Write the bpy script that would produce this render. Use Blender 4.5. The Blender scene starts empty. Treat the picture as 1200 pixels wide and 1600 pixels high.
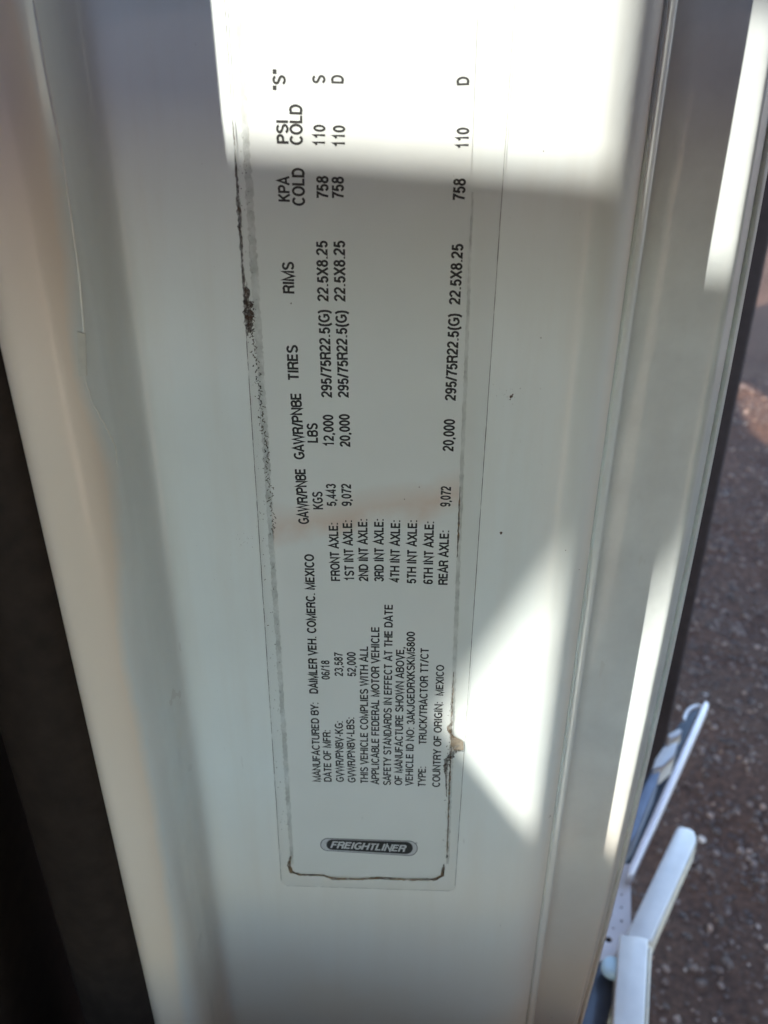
import bpy, bmesh, math, random
from mathutils import Vector, Matrix
from mathutils.geometry import tessellate_polygon
import mathutils.noise as mnoise
random.seed(7)
R = math.radians
sc = bpy.context.scene
COL = sc.collection

# ------------------------------------------------------------------ camera
F = 1500.0                                   # focal length in pixels of a 1200 px wide picture
CAM = Vector((0.0, -0.281, 1.55))
zc = Vector((28, 2637, 1500)).normalized()
xc = Vector((1, -.028, .0305)); xc = (xc - zc*xc.dot(zc)).normalized()
yc = zc.cross(xc)
ROT = Matrix((xc, yc, zc))                   # rows: world axes seen from the camera
cam = bpy.data.cameras.new("camera"); co = bpy.data.objects.new("camera", cam); COL.objects.link(co)
co.matrix_world = Matrix.Translation(CAM) @ ROT.to_4x4()
cam.sensor_fit = 'HORIZONTAL'; cam.sensor_width = 36; cam.lens = 36*F/1200
cam.clip_start = .01; cam.clip_end = 2000
cam.dof.use_dof = True; cam.dof.focus_distance = .325; cam.dof.aperture_fstop = 21
sc.camera = co

# ------------------------------------------------------------------ light
SUN = Vector((.666, .476, -.574)).normalized()      # the way the light travels
sun_el = math.asin(-SUN.z)
w = bpy.data.worlds.new("World"); sc.world = w; w.use_nodes = True
nt = w.node_tree
sky = nt.nodes.new('ShaderNodeTexSky'); sky.sky_type = 'NISHITA'; sky.sun_disc = False
sky.sun_elevation = sun_el; sky.sun_rotation = math.atan2(-SUN.x, -SUN.y)
sky.dust_density = .4; sky.air_density = 1; sky.ozone_density = .9
bg = nt.nodes['Background']; bg.inputs[1].default_value = .15
nt.links.new(sky.outputs[0], bg.inputs[0])
sl = bpy.data.lights.new("sun", 'SUN'); sl.energy = 2.0; sl.angle = R(.53); sl.color = (1, .98, .90)
so = bpy.data.objects.new("sun", sl); COL.objects.link(so)
so.rotation_euler = SUN.to_track_quat('-Z', 'Y').to_euler()
sc.view_settings.view_transform = 'Standard'; sc.view_settings.look = 'None'
sc.view_settings.exposure = 2.76; sc.view_settings.gamma = 1
sc.cycles.max_bounces = 8; sc.cycles.diffuse_bounces = 5; sc.cycles.transparent_max_bounces = 12

# ------------------------------------------------------------------ helpers
def ray(u, v):
    return ((xc*0 + Vector((ROT[0].dot(Vector(((u-600)/F, -(v-800)/F, -1))),
                            ROT[1].dot(Vector(((u-600)/F, -(v-800)/F, -1))),
                            ROT[2].dot(Vector(((u-600)/F, -(v-800)/F, -1)))))))
def onY(u, v, y=0.0):
    d = ray(u, v); t = (y-CAM.y)/d.y; return CAM + d*t
def onZ(u, v, z=0.0):
    d = ray(u, v); t = (z-CAM.z)/d.z; return CAM + d*t
def onX(u, v, x):
    d = ray(u, v); t = (x-CAM.x)/d.x; return CAM + d*t

def mesh(name, verts, faces, mat=None, parent=None, smooth=False, **props):
    me = bpy.data.meshes.new(name); me.from_pydata([tuple(v) for v in verts], [], faces); me.update()
    if smooth:
        for p in me.polygons: p.use_smooth = True
    if mat: me.materials.append(mat)
    o = bpy.data.objects.new(name, me); COL.objects.link(o)
    if parent:
        o.parent = parent
        o.matrix_parent_inverse = parent_inv(parent)
    for k, v in props.items(): o[k] = v
    return o
def parent_inv(p):
    m = Matrix.Identity(4); q = p
    chain = []
    while q: chain.append(q); q = q.parent
    for q in reversed(chain):
        m = m @ q.matrix_parent_inverse @ Matrix.Translation(q.location)
    return m.inverted()
def empty(name, loc, label, cat, **props):
    o = bpy.data.objects.new(name, None); COL.objects.link(o); o.location = loc
    o['label'] = label; o['category'] = cat; o.empty_display_size = .05
    for k, v in props.items(): o[k] = v
    return o
def bevel(o, w, seg=2):
    m = o.modifiers.new("bevel", 'BEVEL'); m.width = w; m.segments = seg; m.limit_method = 'ANGLE'; m.angle_limit = R(35)
    for p in o.data.polygons: p.use_smooth = True
    return o
def prism(name, pts, vec, mat, parent=None, bev=0, **props):
    """closed polygon of 3-D points swept by a vector"""
    n = len(pts); vec = Vector(vec)
    vs = [Vector(p) for p in pts] + [Vector(p)+vec for p in pts]
    fs = [tuple(range(n)), tuple(range(2*n-1, n-1, -1))] + [(i, i+n, (i+1) % n+n, (i+1) % n) for i in range(n)]
    o = mesh(name, vs, fs, mat, parent, **props)
    bm = bmesh.new(); bm.from_mesh(o.data); bmesh.ops.recalc_face_normals(bm, faces=bm.faces); bm.to_mesh(o.data); bm.free()
    if bev: bevel(o, bev)
    return o
def catmull(P, k=6):
    out = []
    for i in range(len(P)-1):
        p0 = P[max(i-1, 0)]; p1 = P[i]; p2 = P[i+1]; p3 = P[min(i+2, len(P)-1)]
        for j in range(k):
            t = j/k
            out.append(tuple(.5*((2*b)+(-a+c)*t+(2*a-5*b+4*c-d)*t*t+(-a+3*b-3*c+d)*t**3) for a, b, c, d in zip(p0, p1, p2, p3)))
    out.append(tuple(P[-1])); return out

def X800(px, y): return onY(px, 800, y).x
mm = .001
Z8 = onY(600, 800).z
def lean_left(x, y, z):                       # the rim leans outwards as it climbs
    k = min(1, max(0, (-.060-x)/.04))
    d = z-Z8
    kr = min(1, max(0, (x-.078)/.025))
    return -k*(.030*d) - kr*.088*d*d
RIMX = X800(64, -.0335)
left = [(X800(a, b*.87), b*.87) for a, b in [(61, -.036), (64, -.0392), (80, -.0412), (110, -.0405), (145, -.0375), (174, -.0325), (196, -.0255), (211, -.0170),
        (228, -.0085), (250, -.0025), (285, -.0003), (325, 0), (400, 0)]]
right = [(X800(a, b), b) for a, b in [(700, 0), (810, 0), (848, .0002), (872, .0007), (889, .0017), (904, .0033), (917, .0056), (929, .0087)]]
left_s = catmull(left, 6)
# surface depth of the left return at a given x (row independent apart from the lean)
def surf_point(u, v):
    """where the sight line of (u, v) meets the left return"""
    d = ray(u, v); lo = None
    best = None
    for k in range(len(left_s)-1):
        (x0, y0), (x1, y1) = left_s[k], left_s[k+1]
        t0 = (y0-CAM.y)/d.y
        z = CAM.z+d.z*t0
        dx = lean_left(x0, y0, z); a = Vector((x0+dx, y0)); b = Vector((x1+lean_left(x1, y1, z), y1))
        # solve CAM + d t on segment ab
        e = b-a; den = d.x*e.y-d.y*e.x
        if abs(den) < 1e-12: continue
        s = ((a.x-CAM.x)*e.y-(a.y-CAM.y)*e.x)/den
        q = Vector((CAM.x+d.x*s, CAM.y+d.y*s))-a
        tt = q.dot(e)/e.length_squared
        if -.01 <= tt <= 1.01 and (best is None or s < best): best = s
    return CAM+d*best if best else onY(u, v, -.03)
WARM_PTS = []  # border of the warm light painted on the left return
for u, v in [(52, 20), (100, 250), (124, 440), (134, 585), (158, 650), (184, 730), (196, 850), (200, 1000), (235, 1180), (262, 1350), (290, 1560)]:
    q = surf_point(u, v); WARM_PTS.append(((q.z-1.0)/.7, (q.x+.15)/.1))

# ------------------------------------------------------------------ materials
def new_mat(name):
    m = bpy.data.materials.new(name); m.use_nodes = True
    return m, m.node_tree, m.node_tree.nodes['Principled BSDF']
def node(nt, t, **kw):
    n = nt.nodes.new(t)
    for k, v in kw.items(): setattr(n, k, v)
    return n
def noise(nt, scale, detail=4, rough=.55, vec=None):
    n = node(nt, 'ShaderNodeTexNoise'); n.inputs['Scale'].default_value = scale
    n.inputs['Detail'].default_value = detail; n.inputs['Roughness'].default_value = rough
    if vec is None:
        g = node(nt, 'ShaderNodeNewGeometry'); vec = g.outputs['Position']
    nt.links.new(vec, n.inputs['Vector']); return n
def ramp(nt, src, stops):
    r = node(nt, 'ShaderNodeValToRGB'); el = r.color_ramp.elements
    while len(el) < len(stops): el.new(.5)
    for e, (p, c) in zip(el, stops): e.position = p; e.color = (*c, 1) if len(c) == 3 else c
    nt.links.new(src, r.inputs[0]); return r
def bump(nt, b, src, strength, dist):
    bp = node(nt, 'ShaderNodeBump'); bp.inputs['Strength'].default_value = strength; bp.inputs['Distance'].default_value = dist
    nt.links.new(src, bp.inputs['Height']); nt.links.new(bp.outputs[0], b.inputs['Normal']); return bp
def simple(name, col, rough=.5, coat=0, vary=.12, scale=60, bmp=0, metal=0):
    m, nt, b = new_mat(name)
    n = noise(nt, scale)
    r = ramp(nt, n.outputs[0], [(.3, tuple(c*(1-vary) for c in col)), (.7, tuple(min(1, c*(1+vary)) for c in col))])
    nt.links.new(r.outputs[0], b.inputs['Base Color'])
    b.inputs['Roughness'].default_value = rough; b.inputs['Metallic'].default_value = metal
    if max(col) < .04: b.inputs['Specular IOR Level'].default_value = .2
    if coat: b.inputs['Coat Weight'].default_value = coat; b.inputs['Coat Roughness'].default_value = .08
    if bmp: bump(nt, b, n.outputs[0], .4, bmp)
    return m

def paint_mat():
    m, nt, b = new_mat("white_door_paint")
    n = noise(nt, 14, 5, .6)
    base = ramp(nt, n.outputs[0], [(.35, (.69, .735, .722)), (.7, (.74, .785, .77))])
    # dusty film lying low on the jamb: tan, in soft streaks
    g = node(nt, 'ShaderNodeNewGeometry')
    mp = node(nt, 'ShaderNodeMapping'); mp.inputs['Scale'].default_value = (90, 30, 9)
    nt.links.new(g.outputs['Position'], mp.inputs['Vector'])
    d = noise(nt, 1, 5, .6, mp.outputs[0])
    dr = ramp(nt, d.outputs[0], [(.42, (0, 0, 0)), (.78, (.28, .28, .28))])
    mx = node(nt, 'ShaderNodeMixRGB'); mx.inputs[2].default_value = (.60, .555, .47, 1)
    nt.links.new(dr.outputs[0], mx.inputs[0]); nt.links.new(base.outputs[0], mx.inputs[1])
    # warm bounce light painted as tan on the left return, ending along an uneven line
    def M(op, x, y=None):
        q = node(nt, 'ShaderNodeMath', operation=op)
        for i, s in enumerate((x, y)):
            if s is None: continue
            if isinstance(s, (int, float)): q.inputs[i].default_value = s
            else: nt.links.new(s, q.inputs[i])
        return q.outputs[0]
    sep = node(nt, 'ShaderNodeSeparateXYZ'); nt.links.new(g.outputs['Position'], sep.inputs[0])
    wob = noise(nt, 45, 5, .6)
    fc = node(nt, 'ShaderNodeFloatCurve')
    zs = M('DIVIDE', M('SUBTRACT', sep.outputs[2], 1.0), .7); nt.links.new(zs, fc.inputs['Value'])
    cv = fc.mapping.curves[0]; WARM_PTS.sort()
    cv.points[0].location = (WARM_PTS[0][0], WARM_PTS[0][1]); cv.points[1].location = (WARM_PTS[-1][0], WARM_PTS[-1][1])
    for p in WARM_PTS[1:-1]: cv.points.new(*p)
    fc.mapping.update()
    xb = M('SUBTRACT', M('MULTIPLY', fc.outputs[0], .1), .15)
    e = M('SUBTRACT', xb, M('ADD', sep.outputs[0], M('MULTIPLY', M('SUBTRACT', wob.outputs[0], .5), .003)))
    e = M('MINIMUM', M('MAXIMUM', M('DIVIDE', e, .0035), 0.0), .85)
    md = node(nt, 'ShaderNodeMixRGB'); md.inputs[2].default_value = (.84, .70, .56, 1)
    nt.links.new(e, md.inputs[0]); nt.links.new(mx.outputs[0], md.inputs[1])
    # shade of the outer rebate painted in as a blotchy grey darkening
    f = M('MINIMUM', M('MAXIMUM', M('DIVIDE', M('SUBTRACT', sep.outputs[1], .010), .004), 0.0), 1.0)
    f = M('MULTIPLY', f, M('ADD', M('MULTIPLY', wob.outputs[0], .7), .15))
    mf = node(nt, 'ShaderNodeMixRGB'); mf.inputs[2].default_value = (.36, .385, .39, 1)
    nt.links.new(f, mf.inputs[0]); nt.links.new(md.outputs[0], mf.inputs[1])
    # the same warm bounce painted in tan along the rolled right-hand edge
    er_ = M('MINIMUM', M('MAXIMUM', M('DIVIDE', M('SUBTRACT', sep.outputs[0], .058), .006), 0.0), 1.0)
    er_ = M('MULTIPLY', M('MULTIPLY', er_, M('LESS_THAN', sep.outputs[1], .0086)), M('ADD', M('MULTIPLY', wob.outputs[0], .4), .30))
    mf3 = node(nt, 'ShaderNodeMixRGB'); mf3.inputs[2].default_value = (.82, .70, .59, 1)
    nt.links.new(er_, mf3.inputs[0]); nt.links.new(mf.outputs[0], mf3.inputs[1]); mf = mf3
    # warmer, dimmer light at the foot of the door, painted as a tan tint
    lowz = M('MINIMUM', M('MAXIMUM', M('DIVIDE', M('SUBTRACT', 1.27, sep.outputs[2]), .16), 0.0), 1.0)
    lowz = M('MULTIPLY', lowz, M('ADD', M('MULTIPLY', n.outputs[0], .6), .5))
    mf2 = node(nt, 'ShaderNodeMixRGB'); mf2.inputs[2].default_value = (.62, .46, .31, 1)
    nt.links.new(lowz, mf2.inputs[0]); nt.links.new(mf.outputs[0], mf2.inputs[1]); mf = mf2
    # scuffs: short pale and dark rub marks
    mp2 = node(nt, 'ShaderNodeMapping'); mp2.inputs['Scale'].default_value = (260, 60, 60); mp2.inputs['Rotation'].default_value = (0, .35, 0)
    nt.links.new(g.outputs['Position'], mp2.inputs['Vector'])
    sc1 = noise(nt, 1, 3, .5, mp2.outputs[0]); gate = noise(nt, 16, 3, .5)
    sm = M('MULTIPLY', M('GREATER_THAN', sc1.outputs[0], .70), M('MULTIPLY', M('MAXIMUM', M('SUBTRACT', gate.outputs[0], .52), 0.0), 2.2))
    ms = node(nt, 'ShaderNodeMixRGB'); ms.inputs[2].default_value = (.40, .37, .33, 1)
    nt.links.new(sm, ms.inputs[0]); nt.links.new(mf.outputs[0], ms.inputs[1])
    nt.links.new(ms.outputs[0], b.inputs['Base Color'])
    smr = ramp(nt, gate.outputs[0], [(.35, (.02, .02, .02)), (.7, (.09, .09, .09))])
    nt.links.new(smr.outputs[0], b.inputs['Coat Roughness'])
    b.inputs['Roughness'].default_value = .38
    b.inputs['Coat Weight'].default_value = 1; b.inputs['Coat Roughness'].default_value = .035
    peel = noise(nt, 420, 2, .5)
    bp = bump(nt, b, peel.outputs[0], .10, .0003)
    big = noise(nt, 22, 2, .5)
    bp2 = node(nt, 'ShaderNodeBump'); bp2.inputs['Strength'].default_value = .12; bp2.inputs['Distance'].default_value = .004
    nt.links.new(big.outputs[0], bp2.inputs['Height']); nt.links.new(bp2.outputs[0], bp.inputs['Normal'])
    nt.links.new(bp.outputs[0], b.inputs['Coat Normal'])
    return m
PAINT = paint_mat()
RUBBER = simple("black_rubber", (.024, .016, .012), .62, vary=.25, scale=120, bmp=.0003)
TRIMRUB = simple("dark_brown_rubber", (.028, .019, .018), .72, vary=.2, scale=90, bmp=.0002)
GLINT = simple("pale_reflection", (.70, .70, .64), .35, coat=.6, vary=.08, scale=200, bmp=.0002)  # colour of the reflection line modelled on the left return
INK = simple("black_ink", (.010, .010, .013), .42, vary=.25, scale=900)
GREYINK = simple("grey_ink", (.11, .11, .12), .4, vary=.15, scale=900)
SILVER = simple("pale_print", (.47, .47, .48), .4, vary=.1, scale=900)

def paper_mat():
    m, nt, b = new_mat("label_paper")
    g = node(nt, 'ShaderNodeNewGeometry')
    n = noise(nt, 38, 5, .6)
    base = ramp(nt, n.outputs[0], [(.3, (.675, .70, .68)), (.75, (.715, .74, .72))])
    # rust-tinted water stain: a slanting band
    a = onY(380, 835); c = onY(745, 765)
    sx, sz = (c.x-a.x), (c.z-a.z); L = math.hypot(sx, sz)
    sep = node(nt, 'ShaderNodeSeparateXYZ'); nt.links.new(g.outputs['Position'], sep.inputs[0])
    def M(op, x, y=None):
        q = node(nt, 'ShaderNodeMath', operation=op)
        for i, s in enumerate((x, y)):
            if s is None: continue
            if isinstance(s, (int, float)): q.inputs[i].default_value = s
            else: nt.links.new(s, q.inputs[i])
        return q.outputs[0]
    dist = M('ADD', M('MULTIPLY', M('SUBTRACT', sep.outputs[0], a.x), -sz/L), M('MULTIPLY', M('SUBTRACT', sep.outputs[2], a.z), sx/L))
    wob = noise(nt, 55, 4, .6)
    dist = M('ADD', dist, M('MULTIPLY', M('SUBTRACT', wob.outputs[0], .5), .016))
    band = M('SUBTRACT', 1.0, M('MINIMUM', M('DIVIDE', M('ABSOLUTE', dist), .0085), 1.0))
    band = M('MULTIPLY', M('MULTIPLY', band, wob.outputs[0]), .95)
    mx = node(nt, 'ShaderNodeMixRGB'); mx.inputs[2].default_value = (.60, .40, .29, 1)
    nt.links.new(band, mx.inputs[0]); nt.links.new(base.outputs[0], mx.inputs[1])
    # label warmer and darker towards its foot
    zf = onY(570, 1180).z; zb = onY(570, 1400).z
    foot = M('MULTIPLY', M('MINIMUM', M('MAXIMUM', M('DIVIDE', M('SUBTRACT', zf, sep.outputs[2]), zf-zb), 0.0), 1.0), .55)
    mx2 = node(nt, 'ShaderNodeMixRGB'); mx2.inputs[2].default_value = (.56, .52, .45, 1)
    nt.links.new(foot, mx2.inputs[0]); nt.links.new(mx.outputs[0], mx2.inputs[1])
    nt.links.new(mx2.outputs[0], b.inputs['Base Color'])
    b.inputs['Roughness'].default_value = .45
    bump(nt, b, n.outputs[0], .1, .0004)
    return m
PAPER = paper_mat()

def film_mat():
    m, nt, b = new_mat("clear_laminate")
    n = noise(nt, 50, 5, .65)
    r = ramp(nt, n.outputs[0], [(.3, (.42, .42, .36)), (.7, (.60, .60, .55))])
    nt.links.new(r.outputs[0], b.inputs['Base Color'])
    b.inputs['Alpha'].default_value = .04; b.inputs['Roughness'].default_value = .10
    bump(nt, b, noise(nt, 90, 3).outputs[0], .08, .0005)
    return m
FILM = film_mat()

def grime_mat(name, c1, c2, lo=.40, hi=.56, scale=900, amax=.95):
    m, nt, b = new_mat(name)
    n = noise(nt, scale*.3, 3); r = ramp(nt, n.outputs[0], [(.35, c1), (.65, c2)])
    nt.links.new(r.outputs[0], b.inputs['Base Color'])
    a = noise(nt, scale, 5, .7); ar = ramp(nt, a.outputs[0], [(lo, (0, 0, 0)), (hi, (amax,)*3)])
    nt.links.new(ar.outputs[0], b.inputs['Alpha']); b.inputs['Roughness'].default_value = .8
    return m
GRIME = grime_mat("dark_grime", (.025, .014, .009), (.10, .052, .030), .30, .62, 700, .88)
GRIME_SOFT = grime_mat("soft_grime", (.10, .085, .06), (.20, .18, .14), .30, .80, 160, .40)
GRIME_TAN = grime_mat("tan_adhesive", (.065, .032, .012), (.22, .14, .07), .22, .60, 420, .9)
GRIME_LINE = grime_mat("hairline_dirt", (.03, .026, .02), (.12, .10, .07), .30, .50, 260, .75)

def metal_mat(name, col, rough=.35):
    m, nt, b = new_mat(name)
    n = noise(nt, 30, 5, .6)
    r = ramp(nt, n.outputs[0], [(.3, tuple(c*.86 for c in col)), (.7, col)])
    nt.links.new(r.outputs[0], b.inputs['Base Color'])
    b.inputs['Roughness'].default_value = rough; b.inputs['Coat Weight'].default_value = .3
    bump(nt, b, noise(nt, 300, 3).outputs[0], .15, .0004)
    return m
PALE = metal_mat("pale_painted_steel", (.70, .655, .62))
LILAC = metal_mat("white_tread_metal", (.74, .66, .65))
NAVY = simple("dark_blue_plastic", (.02, .025, .04), .5, vary=.2)
CREAM = simple("lit_cream_edge", (.66, .58, .46), .5, vary=.15, scale=80)  # warm light on the bar rims, put into the colour of thin strips

def ground_mat(name, k=1.0):
    m, nt, b = new_mat(name)
    n1 = noise(nt, 2.2, 6, .6); n2 = noise(nt, 75, 5, .7)
    r1 = ramp(nt, n1.outputs[0], [(.3, (.060*k, .028*k, .017*k)), (.7, (.100*k, .050*k, .031*k))])
    r2 = ramp(nt, n2.outputs[0], [(.32, (.35, .33, .33)), (.55, (.9, .88, .86)), (.72, (1.35, 1.3, 1.25))])
    mx = node(nt, 'ShaderNodeMixRGB', blend_type='MULTIPLY'); mx.inputs[0].default_value = 1
    nt.links.new(r1.outputs[0], mx.inputs[1]); nt.links.new(r2.outputs[0], mx.inputs[2])
    nt.links.new(mx.outputs[0], b.inputs['Base Color']); b.inputs['Roughness'].default_value = .95
    b.inputs['Specular IOR Level'].default_value = .2
    bump(nt, b, n2.outputs[0], .8, .012)
    return m
GROUND = ground_mat("brown_gravelly_soil")
def stone_mat():
    m, nt, b = new_mat("gravel_stone")
    at = node(nt, 'ShaderNodeAttribute', attribute_name="tone")
    r = ramp(nt, at.outputs['Fac'], [(0, (.035, .018, .012)), (.45, (.078, .043, .030)), (.8, (.15, .095, .072)), (.93, (.22, .11, .06)), (1, (.38, .30, .25))])
    n = noise(nt, 300, 3); mx = node(nt, 'ShaderNodeMixRGB', blend_type='MULTIPLY'); mx.inputs[0].default_value = .6
    nt.links.new(r.outputs[0], mx.inputs[1]); nt.links.new(n.outputs[0], mx.inputs[2])
    nt.links.new(r.outputs[0], b.inputs['Base Color']); b.inputs['Roughness'].default_value = .85
    return m
STONE = stone_mat()

# ------------------------------------------------------------------ ground
def build_ground():
    # one sheet: fine cells near the door, growing ones towards the horizon
    def axis(c, fine, n):
        a = [c+fine*i for i in range(-n, n+1)]
        s = fine*1.6
        while a[-1] < 900: a.append(a[-1]+s); a.insert(0, a[0]-s); s *= 1.45
        return a
    xs = axis(1.2, .04, 36); ys = axis(2.2, .04, 46)
    vs = []
    for y in ys:
        for x in xs:
            fx = max(0, 1-max(abs(x-1.2)/1.6, abs(y-2.2)/2.0))
            h = (mnoise.noise(Vector((x*1.7, y*1.7, 0)))*.03 + mnoise.noise(Vector((x*7, y*7, 3)))*.012
                 + mnoise.noise(Vector((x*19, y*19, 5)))*.006)*min(1, fx*3)
            vs.append((x, y, h))
    nx = len(xs)
    fs = [(j*nx+i, j*nx+i+1, (j+1)*nx+i+1, (j+1)*nx+i) for j in range(len(ys)-1) for i in range(nx-1)]
    mesh('ground', vs, fs, GROUND, smooth=True, kind='structure')
    def gh(x, y):
        fx = max(0, 1-max(abs(x-1.2)/1.6, abs(y-2.2)/2.0))
        return (mnoise.noise(Vector((x*1.7, y*1.7, 0)))*.03 + mnoise.noise(Vector((x*7, y*7, 3)))*.012
                + mnoise.noise(Vector((x*19, y*19, 5)))*.006)*min(1, fx*3)
    # loose stones
    bm = bmesh.new(); bmesh.ops.create_icosphere(bm, subdivisions=1, radius=1)
    bv = [v.co.copy() for v in bm.verts]; bf = [tuple(v.index for v in f.verts) for f in bm.faces]; bm.free()
    V, Fc, T = [], [], []
    rnd = random.Random(3)
    def stone(x, y, r, tone):
        o = len(V); s = Vector((rnd.uniform(.7, 1.3), rnd.uniform(.7, 1.3), rnd.uniform(.35, .75)))*r
        rot = Matrix.Rotation(rnd.uniform(0, 6.28), 3, 'Z') @ Matrix.Rotation(rnd.uniform(-.4, .4), 3, 'X')
        z = gh(x, y)+s.z*rnd.uniform(-.1, .6)
        for b in bv:
            q = rot @ Vector((b.x*s.x, b.y*s.y, b.z*s.z))*rnd.uniform(.82, 1.15)
            V.append((x+q.x, y+q.y, z+q.z)); T.append(tone)
        Fc.extend([tuple(o+i for i in f) for f in bf])
    n = 0
    while n < 46000:
        y = .15+3.6*rnd.random()**1.5; x = -.1+2.4*rnd.random()
        # denser in clumps
        c = mnoise.noise(Vector((x*3.1, y*3.1, 9)))+.5*mnoise.noise(Vector((x*9, y*9, 2)))
        if rnd.random() > .72+1.1*c: continue
        r = .0025+.0065*rnd.random()**3+(.006 if rnd.random() < .01 else 0)
        t = rnd.random()**1.5*.85
        if rnd.random() < .05: t = rnd.uniform(.85, 1)
        stone(x, y, r, t); n += 1
    me = bpy.data.meshes.new('gravel'); me.from_pydata(V, [], Fc); me.update()
    a = me.attributes.new("tone", 'FLOAT', 'POINT'); a.data.foreach_set('value', T)
    for p in me.polygons: p.use_smooth = True
    me.materials.append(STONE)
    o = bpy.data.objects.new('gravel', me); COL.objects.link(o)
    o['kind'] = 'stuff'; o['label'] = 'loose brown gravel and small stones lying on the bare earth beside the truck'
    o['category'] = 'gravel'
build_ground()

# ------------------------------------------------------------------ truck door
ZB, ZT = .85, 2.05
door = empty('truck_door', (0, 0, ZB), 'white painted truck door edge carrying a long sideways rating sticker, patched with sunlight', 'truck door')

def extrude(name, prof, mat, parent, z0=ZB, z1=ZT, nz=60, lean=None, closed=False, smooth=True, wob=0, cap=False, **props):
    vs, fs = [], []; n = len(prof)
    for j in range(nz+1):
        z = z0+(z1-z0)*j/nz
        for k, (x, y) in enumerate(prof):
            dx = lean(x, y, z) if lean else 0
            dy = wob*mnoise.noise(Vector((x*12, z*6, 4))) if wob else 0
            vs.append((x+dx, y+dy, z))
    m = n if closed else n-1
    for j in range(nz):
        for k in range(m):
            fs.append((j*n+k, j*n+(k+1) % n, (j+1)*n+(k+1) % n, (j+1)*n+k))
    if closed and cap:
        fs.append(tuple(range(n-1, -1, -1))); fs.append(tuple(nz*n+k for k in range(n)))
    return mesh(name, vs, fs, mat, parent, smooth=smooth, **props)

prof = [(RIMX-.004, .25), (RIMX-.004, 0), (RIMX-.003, -.026)] + left_s
for i in range(1, 8): prof.append((X800(400, 0)+(X800(700, 0)-X800(400, 0))*i/8, 0))
prof += catmull(right, 6)
xe, ye = right[-1]
# hem: a fold with a fine groove, a narrow bead, then the drop to the outer rebate
prof += [(xe+.0004, ye+.0009), (xe+.0006, ye+.0016), (xe+.0009, ye+.0008), (xe+.0014, ye+.0004), (xe+.0030, ye+.0010),
         (xe+.0043, ye+.0024), (xe+.0048, ye+.0050)]
FLOOR = .0285
prof += [(xe+.0050, FLOOR-.004), (xe+.0062, FLOOR-.0012), (xe+.0095, FLOOR)]
fl = [(X800(1000, FLOOR), FLOOR), (X800(1040, FLOOR), FLOOR), (X800(1068, FLOOR), FLOOR+.0001), (X800(1077, FLOOR+.0009), FLOOR+.0009), (X800(1083, FLOOR+.0030), FLOOR+.0032), (X800(1087, FLOOR+.0055), FLOOR+.0055)]
prof += catmull(fl, 5)
xo, yo = fl[-1]
prof += [(xo+.0005, yo+.0010), (xo+.0009, yo+.0026), (xo+.0013, yo+.0012), (xo+.0019, yo+.0008), (xo+.0032, yo+.0016), (xo+.0036, yo+.004), (xo+.0038, .25)]
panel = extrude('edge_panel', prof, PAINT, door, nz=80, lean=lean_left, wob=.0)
panel.data.set_sharp_from_angle(angle=R(50))
# end caps of the door leaf, so it is a closed body from any side
leaf = [(RIMX-.0035, .245), (RIMX-.0035, .01), (xe, .01), (xo+.003, .035), (xo+.003, .245)]
# (body behind the edge sheet)
def box(name, x0, x1, y0, y1, z0, z1, mat, parent=None, bev=0, **props):
    return prism(name, [(x0, y0, z0), (x1, y0, z0), (x1, y1, z0), (x0, y1, z0)], (0, 0, z1-z0), mat, parent, bev, **props)
box('door_leaf', RIMX-.003, xo+.0035, .2505, .72, ZB, ZT, PAINT, door, .004)

# weatherstrip on the left, beyond the rim
wr = catmull([(RIMX+.0002, -.026), (RIMX-.0015, -.0325), (RIMX-.007, -.036), (RIMX-.016, -.038), (RIMX-.026, -.036), (RIMX-.033, -.031),
              (RIMX-.036, -.014), (RIMX-.035, .01)], 5)
wr += [(RIMX-.035, .03), (RIMX-.0042, .03), (RIMX-.0042, 0), (RIMX-.0032, -.028)]
extrude('weatherstrip', wr, RUBBER, door, lean=lambda x, y, z: -.030*(z-Z8), closed=True, cap=True, wob=.0015)
# dark edge trim on the right
# pale reflection on the left return, built as a raised bead and tab
def ribbon(name, pts, width, mat, parent, y=-.0004, jag=.0, step=.0008, seed=1, **props):
    """thin irregular strip along pixel way-points laid on the face"""
    rnd = random.Random(seed)
    P = [onY(u, v, y) for u, v in pts]
    if isinstance(width, (int, float)): width = [width]*len(P)
    Q = []
    for i in range(len(P)-1):
        n = max(1, int((P[i+1]-P[i]).length/step))
        for j in range(n):
            t = j/n; Q.append((P[i].lerp(P[i+1], t), width[i]*(1-t)+width[i+1]*t))
    Q.append((P[-1], width[-1]))
    vs, fs = [], []
    for i, (p, wd) in enumerate(Q):
        a = Q[max(0, i-1)][0]; b = Q[min(len(Q)-1, i+1)][0]; t = (b-a).normalized()
        s = Vector((-t.z, 0, t.x))
        l = wd*.5*(1+jag*rnd.uniform(-1, 1)); r_ = wd*.5*(1+jag*rnd.uniform(-1, 1))
        vs += [p+s*l, p-s*r_]
    for i in range(len(Q)-1): fs.append((2*i, 2*i+1, 2*i+3, 2*i+2))
    return mesh(name, vs, fs, mat, parent, **props)

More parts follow.
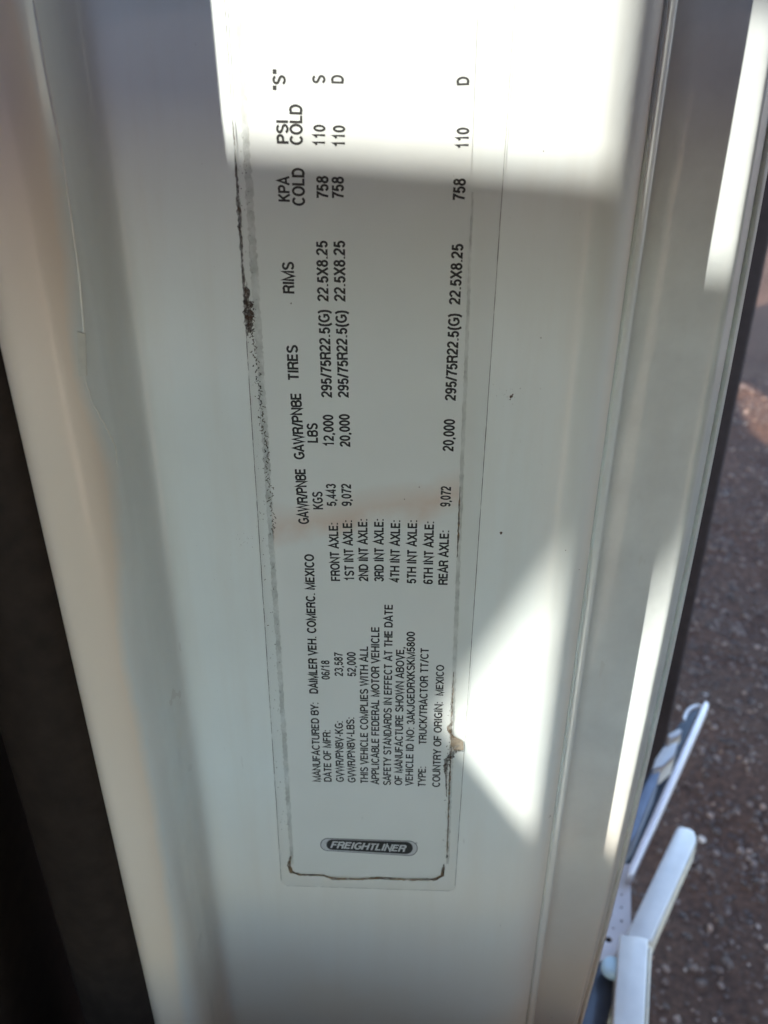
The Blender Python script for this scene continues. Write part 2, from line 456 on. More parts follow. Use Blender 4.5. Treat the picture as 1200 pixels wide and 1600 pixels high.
def bead(name, pts, rad, mat, parent, seed=0, wav=.0):
    rnd = random.Random(seed); P = []
    for i in range(len(pts)-1):
        for j in range(10):
            t = j/10
            P.append(surf_point(pts[i][0]*(1-t)+pts[i+1][0]*t+rnd.uniform(-wav, wav), pts[i][1]*(1-t)+pts[i+1][1]*t))
    P.append(surf_point(*pts[-1])); vs, fs = [], []
    for i, p in enumerate(P):
        t = (P[min(i+1, len(P)-1)]-P[max(i-1, 0)]).normalized()
        a = t.cross(Vector((0, 1, 0))).normalized(); b = t.cross(a)
        taper = min(1, .3+i/4, .3+(len(P)-1-i)/4)
        for k in range(8):
            an = k*math.pi/4
            vs.append(p+(a*math.cos(an)*rad+b*math.sin(an)*rad*.45)*taper*rnd.uniform(.93, 1.07))
    for i in range(len(P)-1):
        for k in range(8): fs.append((i*8+k, i*8+(k+1) % 8, (i+1)*8+(k+1) % 8, (i+1)*8+k))
    return mesh(name, vs, fs, mat, parent, smooth=True)
bead('reflection_bead', [(48, -20), (70, 110), (96, 240), (112, 350), (124, 440), (131, 530), (133, 590)], .0005, GLINT, door, 1)
bead('reflection_bead', [(133, 590), (142, 625), (158, 655), (172, 680), (180, 700), (184, 730)], .0003, GLINT, door, 4, 1.2)
def tab(pts, parent):
    P = [surf_point(u, v)+Vector((.0003, -.0009, 0)) for u, v in pts]
    prism('reflection_tab', P, (0, .0007, 0), GLINT, parent)
tab([(120, 517), (133, 520), (135, 585), (123, 586)], door)

# ------------------------------------------------------------------ sticker
st = empty('certification_sticker', (0, 0, 0), '', '')
del st['category']; del st['label']
st['label'] = 'long white rating sticker printed sideways in black capitals, brown grime round its foot'
st.parent = door; st.location = (0, 0, 0); st.matrix_parent_inverse = parent_inv(door)
st.location = (0, 0, onY(570, 1380).z)

def rounded(corners, r, seg=5):
    """corner points in order -> polygon with rounded corners (x, z plane)"""
    out = []; n = len(corners)
    for i in range(n):
        p = Vector(corners[i]); a = Vector(corners[i-1]); b = Vector(corners[(i+1) % n])
        da = (a-p).normalized(); db = (b-p).normalized()
        for k in range(seg+1):
            t = k/seg; s = p+da*r; e = p+db*r
            out.append((s*(1-t)**2+p*2*t*(1-t)+e*t*t))
    return out
def sheet(name, px4, r, y0, thick, mat):
    P = [onY(u, v, y0) for u, v in px4]
    poly = rounded([(p.x, p.z) for p in P], r)
    return prism(name, [(q.x, y0, q.y) for q in poly], (0, thick, 0), mat, st)
PY, IY, FY = -.00012, -.00016, -.00042
sheet('label_paper', [(374, 13), (746, 19), (694, 1373), (460, 1366)], .0022, PY, .00010, PAPER)
film = sheet('clear_laminate', [(350, -14), (806, -6), (711, 1392), (441, 1383)], .0025, FY, .00006, FILM)

# stroke lettering -------------------------------------------------
def arc(cx, cy, rx, ry, a0, a1, n=None):
    n = n or max(4, int(abs(a1-a0)/18))
    return [(cx+rx*math.cos(R(a0+(a1-a0)*i/n)), cy+ry*math.sin(R(a0+(a1-a0)*i/n))) for i in range(n+1)]
h = .096   # half stroke
G = {}
def g(c, wd, *s): G[c] = (wd, s)
lo, hi = h, 1-h
g('A', .66, [(.03, 0), (.33, .985), (.63, 0)], [(.13, .30), (.53, .30)])
g('B', .64, [(.08, lo), (.08, hi)], [(.08, hi), (.33, hi)]+arc(.35, .745, .20, .19, 90, -90)+[(.08, .545)], [(.14, .53), (.36, .53)]+arc(.36, .30, .22, .235, 90, -90)+[(.08, lo)])
g('C', .68, arc(.37, .5, .29, .435, 42, 318))
g('D', .68, [(.08, lo), (.08, hi), (.30, hi)]+arc(.31, .5, .30, .435, 90, -90)+[(.30, lo), (.08, lo), (.08, .1)])
g('E', .60, [(.55, hi), (.08, hi), (.08, lo), (.56, lo)], [(.08, .53), (.52, .53)])
g('F', .56, [(.54, hi), (.08, hi), (.08, 0)], [(.08, .50), (.49, .50)])
g('G', .72, arc(.38, .5, .30, .435, 48, 300)+[(.64, .20), (.64, .46), (.40, .46)])
g('H', .68, [(.08, 0), (.08, 1)], [(.60, 0), (.60, 1)], [(.08, .52), (.60, .52)])
g('I', .22, [(.11, 0), (.11, 1)])
g('J', .50, [(.41, 1), (.41, .28)]+arc(.235, .27, .175, .205, 0, -180)+[(.06, .33)])
g('K', .66, [(.08, 0), (.08, 1)], [(.58, 1), (.09, .40)], [(.25, .58), (.61, 0)])
g('L', .55, [(.08, 1), (.08, lo), (.53, lo)])
g('M', .80, [(.08, 0), (.08, .96), (.40, .04), (.72, .96), (.72, 0)])
g('N', .68, [(.08, 0), (.08, .95), (.60, .05), (.60, 1)])
g('O', .74, arc(.37, .5, .30, .435, 90, 450, 24))
g('P', .62, [(.08, 0), (.08, hi), (.34, hi)]+arc(.35, .70, .21, .235, 90, -90)+[(.08, .465)])
g('R', .66, [(.08, 0), (.08, hi), (.35, hi)]+arc(.37, .72, .21, .215, 90, -90)+[(.08, .505)], [(.38, .50), (.52, .42), (.56, .12), (.60, 0)])
g('S', .64, arc(.32, .735, .225, .20, 15, 250)+arc(.33, .275, .245, .21, 78, -165))
g('T', .58, [(.02, hi), (.56, hi)], [(.29, hi), (.29, 0)])
g('U', .68, [(.08, 1), (.08, .32)]+arc(.34, .30, .26, .235, 180, 360)+[(.60, .32), (.60, 1)])
g('V', .64, [(.03, 1), (.32, .02), (.61, 1)])
g('W', .92, [(.03, 1), (.24, .03), (.46, .96), (.68, .03), (.89, 1)])
g('X', .64, [(.04, 1), (.60, 0)], [(.60, 1), (.04, 0)])
g('Y', .64, [(.03, 1), (.32, .42), (.61, 1)], [(.32, .44), (.32, 0)])
g('0', .55, arc(.275, .5, .20, .435, 90, 450, 22))
g('1', .55, [(.10, .74), (.24, .80), (.32, .97), (.32, 0)])
g('2', .55, arc(.27, .72, .20, .215, 175, -20)+[(.40, .50), (.16, .28), (.08, lo), (.49, lo)])
g('3', .55, arc(.265, .745, .18, .19, 170, -85), arc(.27, .30, .20, .235, 92, -170))
g('4', .55, [(.50, .27), (.06, .27), (.37, .95), (.37, 0)])
g('5', .55, [(.46, hi), (.15, hi), (.09, .50)]+arc(.265, .325, .20, .26, 140, -160))
g('6', .55, arc(.30, .68, .19, .255, 30, 180)+[(.08, .45)]+arc(.275, .31, .195, .245, 180, -180, 20))
g('7', .55, [(.05, hi), (.49, hi), (.30, .50), (.21, 0)])
g('8', .55, arc(.275, .745, .165, .19, 90, 450, 18), arc(.275, .30, .20, .235, 90, 450, 18))
g('9', .55, arc(.275, .69, .195, .245, 0, 360, 20)+[(.47, .55)]+arc(.25, .32, .19, .255, 0, -150))
g('/', .34, [(.02, -.02), (.32, 1.02)])
g(':', .24, [(.12, 0), (.12, .13)], [(.12, .58), (.12, .71)])
g('.', .26, [(.13, 0), (.13, .13)])
g(',', .26, [(.13, .12), (.13, 0), (.08, -.14)])
g('(', .30, [(.27, 1.03), (.14, .80), (.10, .40), (.14, .05), (.27, -.20)])
g(')', .30, [(.03, 1.03), (.16, .80), (.20, .40), (.16, .05), (.03, -.20)])
g('-', .34, [(.04, .38), (.30, .38)])
g('"', .34, [(.10, 1), (.10, .70)], [(.24, 1), (.24, .70)])
g(' ', .27)
def strip(P, hw):
    """polyline -> mitred strip (2-D)"""
    P = [Vector(p) for p in P]; Q = [P[0]]
    for p in P[1:]:
        if (p-Q[-1]).length > 1e-4: Q.append(p)
    n = len(Q); closed = (Q[0]-Q[-1]).length < 1e-3 and n > 4
    out = []
    for i in range(n):
        if closed: a = Q[i-1] if i else Q[-2]; b = Q[i+1] if i < n-1 else Q[1]
        else: a = Q[max(i-1, 0)]; b = Q[min(i+1, n-1)]
        d0 = (Q[i]-a); d1 = (b-Q[i])
        if d0.length < 1e-6: d0 = d1
        if d1.length < 1e-6: d1 = d0
        d0 = d0.normalized(); d1 = d1.normalized(); t = (d0+d1)
        t = t.normalized() if t.length > 1e-3 else d1
        nrm = Vector((-t.y, t.x)); c = max(.38, nrm.dot(Vector((-d1.y, d1.x))))
        out.append((Q[i]+nrm*hw/c, Q[i]-nrm*hw/c))
    return out
def layout(text, hw, slant=0, track=.0):
    """-> list of strips in em-ish units, plus ink width"""
    x = 0; S = []
    for ch in text:
        wd, st_ = G[ch]
        for s in st_: S.append([(Vector((a.x+x+slant*a.y, a.y)), Vector((b.x+x+slant*b.y, b.y))) for a, b in strip(s, hw)])
        x += wd+.06+track
    xs = [p.x for s in S for q in s for p in q]
    return S, min(xs), max(xs)
def print_text(text, p0, p1, cap, name='printed_line', mat=None, wt=1.0, up='left', slant=0, y=IY):
    """text from pixel p0 (foot of first letter) to p1 (foot of last letter) with cap height in pixels"""
    A = onY(*p0, y); B = onY(*p1, y); L = (B-A).length; d = (B-A)/L
    n = Vector((-d.z, 0, d.x))                                 # up direction of letters
    m = ((p0[0]+p1[0])/2, (p0[1]+p1[1])/2)
    off = (m[0]-cap, m[1]) if up == 'left' else (m[0], m[1]-cap)
    H = (onY(*off, y)-onY(*m, y)).length
    S, a, b = layout(text, h*wt)
    if slant: S, a, b = layout(text, h*wt, slant)
    k = L/(b-a); vs, fs = [], []
    for q, s in enumerate(S):
        o = len(vs); yy = Vector((0, -.000006*(q % 4), 0))
        for l, r_ in s:
            for p in (l, r_): vs.append(A+d*((p.x-a)*k)+n*(p.y*H)+yy)
        for i in range(len(s)-1): fs.append((o+2*i, o+2*i+1, o+2*i+3, o+2*i+2))
    return mesh(name, vs, fs, mat or INK, st)

LINES = [
 ('"S"', (446, 142), (446, 109), 20), ('PSI', (451, 225), (450, 188), 18.5), ('COLD', (473, 227), (472, 163), 20),
 ('S', (508, 131), (508, 117), 20), ('D', (537, 131), (537, 117), 19.5), ('110', (508, 228), (508, 195), 18), ('110', (539, 229), (539, 196), 18.5),
 ('D', (733, 133), (733, 119), 19.5), ('110', (732, 231.5), (733, 199), 19),
 ('KPA', (453, 315.5), (452, 275), 18), ('COLD', (476.5, 322), (475.5, 262.5), 19.5),
 ('758', (513, 310), (513, 275), 18.5), ('758', (537, 310), (537, 276), 18.5), ('758', (726, 313), (728, 279), 19),
 ('RIMS', (460, 459), (459, 409), 18), ('22.5X8.25', (513.5, 472), (511.5, 376), 17.5), ('22.5X8.25', (539.8, 472), (539, 376), 17.7), ('22.5X8.25', (719, 477), (724, 381), 17.7),
 ('295/75R22.5(G)', (519, 622), (514.5, 484), 17), ('295/75R22.5(G)', (545, 622), (541.5, 485), 17), ('295/75R22.5(G)', (712, 627), (718.5, 490), 17.2),
 ('TIRES', (467, 594), (465, 539), 17.2), ('GAWR/PNBE', (476, 718), (470.5, 615), 16.7), ('LBS', (497, 692), (496, 661), 16.6),
 ('12,000', (522, 697), (520.5, 648), 16), ('20,000', (547.5, 699), (546, 647), 16.3), ('20,000', (708.5, 706), (711, 655), 17),
 ('GAWR/PNBE', (483, 819), (477.3, 733), 16.6), ('KGS', (505, 796), (503.5, 768), 15.7), ('5,443', (525.5, 791), (524.5, 756), 15), ('9,072', (549.3, 791), (548.5, 756), 15.3), ('9,072', (703.5, 792), (705, 760), 15.8),
 ('FRONT AXLE:', (531.5, 908), (528, 817), 14.6), ('1ST INT AXLE:', (553.5, 907), (550, 813), 14.8), ('2ND INT AXLE:', (575.5, 909), (574, 811), 14.8),
 ('3RD INT AXLE:', (599.5, 909), (599.5, 811), 14.8), ('4TH INT AXLE:', (623.8, 911), (625.5, 813), 14.8), ('5TH INT AXLE:', (650, 912), (652, 813), 14.8),
 ('6TH INT AXLE:', (676, 913), (678.3, 815), 14.8), ('REAR AXLE:', (699.3, 914), (702, 829), 14.8),
 ('DAIMLER VEH. COMERC. MEXICO', (497, 1084), (490.3, 866), 14.2), ('06/18', (515.3, 1062), (514.5, 1032), 12.8), ('23,587', (536.2, 1057), (535.2, 1019), 13.3), ('52,000', (556.3, 1057), (555.7, 1019), 13.7),
 ('MANUFACTURED BY:', (501.3, 1221.7), (497.5, 1098), 12.3), ('DATE OF MFR:', (518.3, 1221.7), (516.5, 1141), 12.3), ('GVWR/PNBV-KG:', (537.3, 1222), (535.7, 1127), 12.4),
 ('GVWR/PNBV-LBS:', (555.7, 1223), (553.5, 1121), 12.4), ('THIS VEHICLE COMPLIES WITH ALL', (575, 1224), (575.3, 1010), 12.6), ('APPLICABLE FEDERAL MOTOR VEHICLE', (592.3, 1226), (593, 980), 12.7),
 ('SAFETY STANDARDS IN EFFECT AT THE DATE', (610.7, 1227), (614, 945), 12.8), ('OF MANUFACTURE SHOWN ABOVE,', (628.3, 1227), (632, 1011), 12.6),
 ('VEHICLE ID NO:', (645, 1228), (647.3, 1137), 12.2), ('3AKJGEDRXKSKM5800', (648, 1132), (648.3, 987), 12.6), ('TYPE:', (665, 1229), (665.8, 1198), 12.4),
 ('TRUCK/TRACTOR TT/CT', (666.3, 1163), (670, 1013), 12.6), ('COUNTRY OF ORIGIN:', (687.3, 1230), (691.7, 1097), 12.4), ('MEXICO', (692.5, 1087), (694, 1039), 12.2)]
for t, a, b, c in LINES:
    print_text(t, a, b, c, wt=.92 if c < 14 else 1.0)

# the oval maker's badge, printed the other way round
def oval(pL, pR, hL, hR, n=14):
    """tapering lozenge in pixels between two end centres"""
    (x0, y0), (x1, y1) = pL, pR
    out = [(x0+hL*1.15*math.cos(R(a)), y0+hL*math.sin(R(a))) for a in [90+180*i/n for i in range(n+1)]]
    out += [(x1+hR*1.15*math.cos(R(a)), y1+hR*math.sin(R(a))) for a in [-90+180*i/n for i in range(n+1)]]
    return out
def flat(name, pix, mat, y):
    P = [onY(u, v, y) for u, v in pix]
    return mesh(name, P, [tuple(range(len(P)))], mat, st)
flat('badge_border', oval((512, 1319.5), (639, 1325.5), 10.2, 12.0), GREYINK, -.00016)
flat('badge_ring', oval((512, 1319.7), (639, 1325.5), 9.0, 10.8), SILVER, -.00018)
flat('badge_border', oval((519.5, 1319.7), (634, 1325), 8.4, 9.8), GREYINK, -.00020)
flat('badge_field', oval((519.5, 1319.8), (634, 1325), 7.6, 9.0), INK, -.00022)
print_text('FREIGHTLINER', (516, 1324.8), (635, 1331.2), 10.6, 'badge_lettering', SILVER, 1.0, 'up', .25, -.00025)
print_text('O', (649, 1319), (652, 1319.1), 3, 'badge_mark', GREYINK, 1.0, 'up', 0, -.00018)

# grime ------------------------------------------------------------
def ledge(v): return 351+.0643*v
def redge(v): return 805-.0679*v
gy = FY-.00006
ribbon('grime', [(ledge(v)+(1 if v < 450 else 2), v) for v in (190, 250, 300, 340, 380, 420, 470, 505, 525)], [.0002, .0004, .0008, .0011, .0008, .0007, .0012, .0018, .0004], GRIME, st, gy, .6, seed=3, kind='stuff')
ribbon('grime', [(ledge(v)+6, v) for v in (440, 470, 500, 520)], [.0003, .0018, .0022, .0005], GRIME, st, gy-.00002, .9, seed=4, kind='stuff')
ribbon('edge_dirt', [(ledge(v), v) for v in (0, 200, 400, 600, 800, 1000, 1200, 1376)], .00022, GRIME_LINE, st, gy, .4, step=.003, seed=5, kind='stuff')
ribbon('edge_dirt', [(redge(v), v) for v in (0, 200, 400, 600, 800, 1000, 1200, 1384)], .00018, GRIME_LINE, st, gy, .4, step=.003, seed=6, kind='stuff')
ribbon('edge_dirt', [(448, 1384), (500, 1385.5), (600, 1389), (703, 1392)], .0002, GRIME_LINE, st, gy, .4, step=.003, seed=7, kind='stuff')
def inl(v): return 373+.0642*v
def inr(v): return 746-.0384*v if v < 1100 else 703.8-(v-1100)*.035
ribbon('adhesive_haze', [(inl(v)-3, v) for v in (20, 300, 600, 900, 1200, 1350)], [.0016, .0022, .0022, .0018, .0018, .0014], GRIME_SOFT, st, -.0002, .3, seed=8, kind='stuff')
ribbon('adhesive_haze', [(inr(v)+4, v) for v in (300, 600, 900, 1100, 1350)], [.0006, .0012, .0014, .0016, .0014], GRIME_SOFT, st, -.0002, .3, seed=9, kind='stuff')
ribbon('adhesive_line', [(454, 1338), (451, 1352), (456, 1363), (470, 1367), (505, 1368), (520, 1373), (560, 1374), (590, 1372), (640, 1375), (680, 1374), (691, 1368), (694, 1350)],
       [.0008, .0016, .0016, .0012, .0011, .0016, .0011, .0014, .0011, .0014, .0016, .0007], GRIME_TAN, st, gy, .35, seed=10, kind='stuff')
ribbon('adhesive_line', [(452, 1345), (453, 1358), (462, 1366), (500, 1367)], [.0002, .0003, .0003, .0002], GRIME, st, gy-.00002, .5, seed=11, kind='stuff')
ribbon('adhesive_line', [(640, 1376), (680, 1375.5), (692, 1368), (693.5, 1355)], [.0002, .0007, .0008, .0002], GRIME, st, gy-.00002, .5, seed=12, kind='stuff')
# lifted spot on the right margin
def blob(name, pix, mat, y, seed=0, **k):
    P = [onY(u, v, y) for u, v in pix]; tri = tessellate_polygon([P])
    return mesh(name, P, [tuple(t) for t in tri], mat, st, **k)
blob('adhesive_smear', [(709, 1150), (722, 1157), (724, 1160), (724, 1172), (716, 1173), (709, 1172), (705, 1164), (706, 1156)], grime_mat("smear_tan", (.16, .115, .07), (.40, .34, .26), .12, .55, 380, .85), gy, kind='stuff')
ribbon('grime', [(724, 1174), (713, 1172), (709, 1177), (702, 1184), (697, 1190), (696, 1200), (697, 1212), (697, 1225), (698, 1245)], [.0004, .0012, .0018, .0022, .0024, .0017, .0009, .0007, .0002], GRIME, st, gy-.00003, .5, seed=14, step=.0004, kind='stuff')
ribbon('adhesive_line', [(704, 1130), (700, 1138), (703, 1146), (709, 1153)], [.0003, .0012, .0010, .0008], GRIME_TAN, st, gy-.00003, .4, seed=15, step=.0004, kind='stuff')
ribbon('adhesive_line', [(inr(v)+2, v) for v in (760, 800, 840, 870)], [.0002, .0005, .0006, .0002], GRIME_TAN, st, gy, .6, seed=16, kind='stuff')
ribbon('adhesive_line', [(inr(v)+3, v) for v in (1050, 1100, 1180, 1260, 1340)], [.0002, .0004, .0006, .0005, .0005], GRIME_TAN, st, gy, .8, seed=17, kind='stuff')
# crinkled bubbles in the left margin
def crinkles():
    rnd = random.Random(21); vs, fs = [], []
    def quad(u, v, du, dv, wpx):
        a = onY(u, v, gy); b = onY(u+du, v+dv, gy); t = (b-a)
        if t.length < 1e-7: return
        s = Vector((-t.z, 0, t.x)).normalized()*wpx*.5*.00022
        o = len(vs); vs.extend([a+s, a-s, b-s, b+s]); fs.append((o, o+1, o+2, o+3))
    v = 470.0
    while v < 835:
        u = ledge(v)+(v-470)/365*16+8+rnd.gauss(0, 2.2) if v < 835 else 0
        d = 1 if rnd.random() < .5 else -1
        for _ in range(rnd.randint(1, 4)):
            du, dv = rnd.uniform(-2.5, 2.5), rnd.uniform(.6, 3)
            quad(u, v, du, dv, rnd.uniform(.6, 1.5)); u += du; v += dv*.4
        v += rnd.uniform(.3, 1.8)
    for _ in range(130):
        v = rnd.uniform(180, 1300); u = ledge(v)+rnd.uniform(3, 20)
        quad(u, v, rnd.uniform(-1.2, 1.2), rnd.uniform(-1.4, 1.4), rnd.uniform(.7, 1.8))
    for _ in range(60):
        v = rnd.uniform(1090, 1330); u = inr(v)+rnd.uniform(-4, 6)
        quad(u, v, rnd.uniform(-1.2, 1.2), rnd.uniform(-1.8, 1.8), rnd.uniform(.7, 1.8))
    return mesh('crinkle_dirt', vs, fs, grime_mat("crinkle_dirt", (.05, .04, .03), (.12, .10, .08), .1, .4, 500, .8), st, kind='stuff')
crinkles()
# specks of dirt on the paint
def specks():
    rnd = random.Random(5); vs, fs = [], []
    def dot(p, r):
        o = len(vs); n = 7
        for k in range(n):
            a = k*2*math.pi/n; rr = r*rnd.uniform(.6, 1.3)
            vs.append(p+Vector((rr*math.cos(a), 0, rr*math.sin(a))))
        fs.append(tuple(o+k for k in range(n)))
    for u, v, r in [(799, 620, .5), (801, 617, .3), (797, 624, .25), (813, 607, .15), (783, 833, .5), (784, 832, .3), (860, 1275, .35), (858, 1277, .2), (105, 0, 0),
                    (782, 1446, .25), (845, 528, .2), (862, 1590, .2), (905, 890, .15), (455, 474, .25), (849, 236, .2), (884, 860, .2), (566, 1278, .2), (632, 780, .2), (655, 761, .2)]:
        if r: dot(onY(u, v, -.00006 if u > 780 or u < 380 else gy-.00002), r*.001)
    for _ in range(150):
        u, v = rnd.uniform(300, 860), rnd.uniform(0, 1600)
        dot(onY(u, v, gy-.00003), rnd.uniform(.04, .10)*.001)
    for _ in range(26):
        u, v = 380+rnd.gauss(0, 9), 842+rnd.gauss(0, 7); dot(onY(u, v, gy-.00003), rnd.uniform(.04, .12)*.001)
    for _ in range(26):
        u, v = 795+rnd.gauss(0, 8), 617+rnd.gauss(0, 7); dot(onY(u, v, -.00006), rnd.uniform(.04, .10)*.001)
    mesh('dirt_specks', vs, fs, simple("speck", (.08, .055, .04), .8, vary=.3), door, kind='stuff')
specks()

# ------------------------------------------------------------------ step below the cab, lower right
ZS = .78
stp = empty('cab_step', (.3, .35, ZS-.1), 'pale blue painted metal step frame with perforated tread below the door edge', 'truck step')
def slab(name, pix, z, t, mat, bev=.001, parent=stp, **k):
    P = [onZ(u, v, z) for u, v in pix]
    return prism(name, P, (0, 0, -t), mat, parent, bev, **k)
# angled arm with rounded tip, and the upright-looking rail it meets
slab('step_arm', [(1058, 1293), (1064, 1291), (1078, 1294), (1085, 1299), (1088, 1308), (1086, 1319), (1017, 1471), (985, 1463), (978, 1461)], ZS, .028, PALE, .0015)
slab('arm_edge', [(1088, 1310), (1089, 1316), (1020, 1474), (1017, 1473), (1087, 1319)], ZS-.002, .026, CREAM, .0005)
slab('step_rail', [(968, 1459), (990, 1462), (1013, 1466), (1013, 1475), (1006, 1625), (956, 1625)], ZS+.006, .032, PALE, .0015)
slab('rail_edge', [(1014.5, 1476), (1018.5, 1480), (1011.5, 1625), (1007.5, 1625)], ZS+.003, .028, CREAM, .0005)
# perforated tread: holes are real
def tread():
    z = ZS-.02
    outer = [onZ(u, v, z) for u, v in [(985, 1350), (986, 1452), (975, 1470), (968, 1490), (925, 1506), (885, 1512), (900, 1450), (930, 1350)]]
    loops = [outer]
    for u, v, r in [(977, 1377, .0012), (971, 1398, .0012), (971, 1418, .0014), (971, 1439, .0016), (957, 1403, .0012), (955, 1430, .0014), (958, 1450, .0012), (951, 1468, .0034)]:
        c = onZ(u, v, z); loops.append([c+Vector((r*math.cos(a*math.pi/4), r*math.sin(a*math.pi/4), 0)) for a in range(8)])
    tri = tessellate_polygon([[Vector((p.x, p.y, 0)) for p in l] for l in loops])
    vs = [p for l in loops for p in l]; n = len(vs); fs = [tuple(t) for t in tri]+[tuple(n+i for i in reversed(t)) for t in tri]
    vs2 = vs+[p-Vector((0, 0, .003)) for p in vs]; o = 0
    for l in loops:
        k = len(l)
        for i in range(k): fs.append((o+i, o+(i+1) % k, n+o+(i+1) % k, n+o+i))
        o += k
    ob = mesh('perforated_tread', vs2, fs, LILAC, stp)
    bm = bmesh.new(); bm.from_mesh(ob.data); bmesh.ops.recalc_face_normals(bm, faces=bm.faces); bm.to_mesh(ob.data); bm.free()
    slab('tread_backing', [(984, 1352), (983, 1450), (966, 1488), (925, 1500), (890, 1500), (930, 1352)], z-.012, .003, NAVY, 0)
tread()
# long side flange and the channel behind it
slab('side_flange', [(1098, 1101), (1102, 1095), (1107, 1098), (1107, 1103), (1048, 1236), (990, 1364), (981, 1366), (984, 1352), (1040, 1228)], ZS, .016, LILAC, .001)
slab('channel_floor', [(1094, 1104), (984, 1350), (960, 1350), (985, 1250), (1010, 1215), (1040, 1160), (1072, 1118)], ZS-.05, .004, NAVY, 0)
slab('channel_block', [(1036, 1168), (1060, 1158), (1054, 1180), (1036, 1196), (1020, 1200), (1024, 1186)], ZS-.012, .03, PALE, .001)
slab('channel_block', [(1043, 1147), (1062, 1138), (1066, 1142), (1060, 1149), (1046, 1153)], ZS-.012, .02, PALE, .001)
slab('channel_block', [(1017, 1210), (1032, 1205), (1026, 1225), (993, 1305), (975, 1330), (985, 1270)], ZS-.016, .03, simple("dull_blue_steel", (.22, .26, .34), .4), .001)
def hook():
    P = []
    for u, v in [(1068, 1126), (1072, 1114), (1080, 1106), (1090, 1103), (1098, 1106)]: P.append(onZ(u, v, ZS-.004))
    P = [Vector(p) for p in catmull([tuple(p) for p in P], 4)]; vs, fs = [], []
    for i, p in enumerate(P):
        t = (P[min(i+1, len(P)-1)]-P[max(i-1, 0)]).normalized(); a = t.cross(Vector((0, 0, 1))).normalized(); b = t.cross(a)
        for k in range(8):
            q = k*math.pi/4; vs.append(p+(a*math.cos(q)+b*math.sin(q))*.0022)
    for i in range(len(P)-1):
        for k in range(8): fs.append((i*8+k, i*8+(k+1) % 8, (i+1)*8+(k+1) % 8, (i+1)*8+k))
    mesh('hook', vs, fs, PALE, stp, smooth=True)
hook()
# dark bulging cover and round cap low at the left of the rail
def cover():
    vs, fs = [], []; n = 14
    A = onZ(930, 1500, ZS-.03); B = onZ(890, 1640, ZS-.03); d = (B-A); s = Vector((1, 0, 0))
    for i in range(9):
        c = A+d*i/8
        for k in range(n+1):
            a = math.pi*k/n; vs.append(c+Vector((.030*-math.cos(a)+.004, 0, .022*math.sin(a)-.012+(0 if i else -.006))))
    for i in range(8):
        for k in range(n): fs.append((i*(n+1)+k, i*(n+1)+k+1, (i+1)*(n+1)+k+1, (i+1)*(n+1)+k))
    fs.append(tuple(range(n+1)))
    mesh('dark_cover', vs, fs, simple("charcoal_plastic", (.05, .055, .075), .35, coat=.3), stp, smooth=True)
    c = onZ(958, 1511, ZS-.006); vs = []; fs = []
    for j, (r, z) in enumerate([(.0105, -.004), (.0105, .001), (.008, .0035), (.004, .0045), (0.0008, .005)]):
        for k in range(16): vs.append(c+Vector((r*math.cos(k*math.pi/8), r*math.sin(k*math.pi/8), z)))
    for j in range(4):
        for k in range(16): fs.append((j*16+k, j*16+(k+1) % 16, (j+1)*16+(k+1) % 16, (j+1)*16+k))
    fs.append(tuple(64+k for k in range(16)))
    mesh('round_cap', vs, fs, simple("pale_blue_cap", (.55, .72, .82), .3), stp, smooth=True)
cover()

# ------------------------------------------------------------------ cab body at the left: black pillar trim in view; unseen panels added to shade the place
cab = empty('truck_cab', (-.9, -.2, .35), 'black pillar trim of a truck cab, deep in shade left of the door edge', 'truck cab')
pt = catmull([(-.235, -.02), (-.205, -.055), (-.185, -.066), (-.168, -.060), (-.160, -.045), (-.158, -.02)], 5)
extrude('pillar_trim', pt+[(-.158, .06), (-.235, .06)], RUBBER, cab, z0=.9, z1=2.3, closed=True, cap=True)
XW = -.80
def to_wall(P):
    t = (P.x-XW)/SUN.x; q = P-SUN*t; return (q.y, q.z)
def hole_from_face(pix, y=0.0): return [to_wall(onY(u, v, y)) for u, v in pix]
zt = onY(600, 0).z
top = [onY(250, 212), onY(1010, 268), Vector((.145, 0, onY(1010, 268).z+.003)), Vector((.145, 0, zt+.05)), Vector((-.17, 0, zt+.05)), Vector((-.17, 0, onY(250, 212).z-.002))]
h1 = [to_wall(p) for p in top]
h2 = hole_from_face([(694, 1129), (922, 828), (1060, 650), (1115, 900), (975, 1195), (866, 1352)])
gp = [onZ(u, v, 0) for u, v in [(1140, 598), (1168, 600), (1290, 690), (1260, 740), (1180, 680)]]
h3 = [to_wall(p) for p in gp]
print('WALL HOLES', h1, h2, h3)
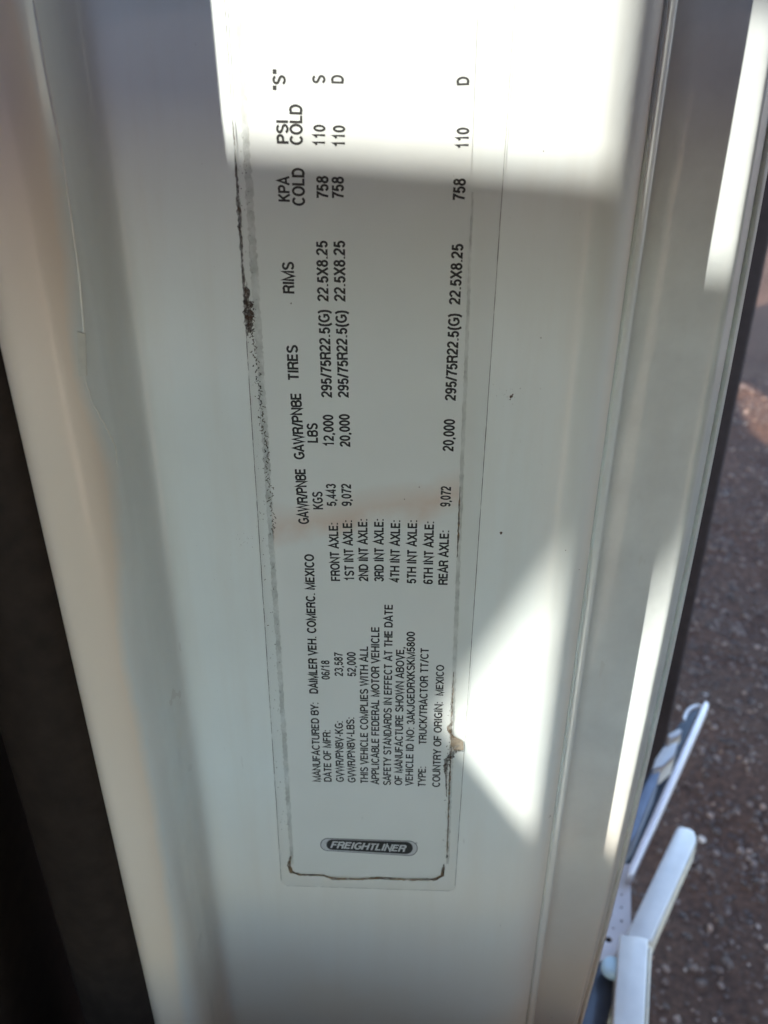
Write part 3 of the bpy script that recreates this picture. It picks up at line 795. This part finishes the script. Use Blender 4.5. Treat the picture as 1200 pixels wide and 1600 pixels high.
def wall():  # added unseen blocker, its openings cut to let the sun patches through
    outer = [(-1.9, .5), (2.9, .5), (2.9, 2.85), (-1.9, 2.85)]
    loops = [outer, h1, h2] + ([h3] if min(p[1] for p in h3) > .55 else [])
    tri = tessellate_polygon([[Vector((a, b, 0)) for a, b in l] for l in loops])
    vs = [Vector((XW, a, b)) for l in loops for a, b in l]; n = len(vs)
    fs = [tuple(t) for t in tri]+[tuple(n+i for i in reversed(t)) for t in tri]
    vs += [v+Vector((-.002, 0, 0)) for v in vs]; o = 0
    for l in loops:
        k = len(l)
        for i in range(k): fs.append((o+i, o+(i+1) % k, n+o+(i+1) % k, n+o+i))
        o += k
    ob = mesh('shade_wall', vs, fs, simple("shade_blocker", (.045, .045, .046), .8, vary=.15, scale=8), cab)
    bm = bmesh.new(); bm.from_mesh(ob.data); bmesh.ops.recalc_face_normals(bm, faces=bm.faces); bm.to_mesh(ob.data); bm.free()
wall()

XP = onY(1118, 800, .70).x
box('black_side_panel', XP-.22, XP, .70, .735, onY(1000, 1290, .70).z, 2.1, TRIMRUB, cab, .006)
# added panels above, below and beside the jamb, all out of frame: they shape its light
BLOCKER = bpy.data.materials['shade_blocker']  # dark surface of the added light blockers
HP = [(.04, -.12), (.62, -.10), (.62, -1.5), (-.86, -1.5), (-.86, -.95), (-.5, -.50), (-.10, -.24)]
prism('overhead_blocker', [(x, y, 1.66) for x, y in HP], (0, 0, .05), BLOCKER, cab, .005)  # added unseen cover that dims the upper jamb
prism('lower_blocker', [(-.32, -.03, 1.0), (-.32, -.03, 1.080), (-.32, -.12, 1.093), (-.32, -.42, 1.20), (-.32, -.60, 1.20), (-.32, -.60, 1.0)], (.44, 0, 0), simple('brown_blocker', (.085, .06, .045), .8), cab, .006)  # added unseen block that dims the lower face
box('side_blocker', .62, .70, -1.3, .20, .45, 2.3, simple('tan_bounce', (.32, .23, .175), .8, scale=8), cab, .02)  # added unseen wall: cuts light from the right, bounces it back warm
prism('left_blocker', [(-.24, -.075, .9), (-.77, -.46, .9), (-.79, -.40, .9), (-.25, -.02, .9)], (0, 0, 1.4), BLOCKER, cab, .004)  # added unseen panel that cuts low sky from the left
prism('sloping_blocker', [(-.90, -.002, 1.580), (-.90, -.55, 2.238), (-.90, -.55, 2.268), (-.90, -.002, 1.610)], (1.51, 0, 0), BLOCKER, cab, .003)  # added unseen sheet along the sun's slope, cuts the sky above
box('rear_blocker', -.42, .619, -.53, -.50, 1.52, 1.6595, BLOCKER, cab, .004)  # added unseen flap that holds horizon light off the top rows
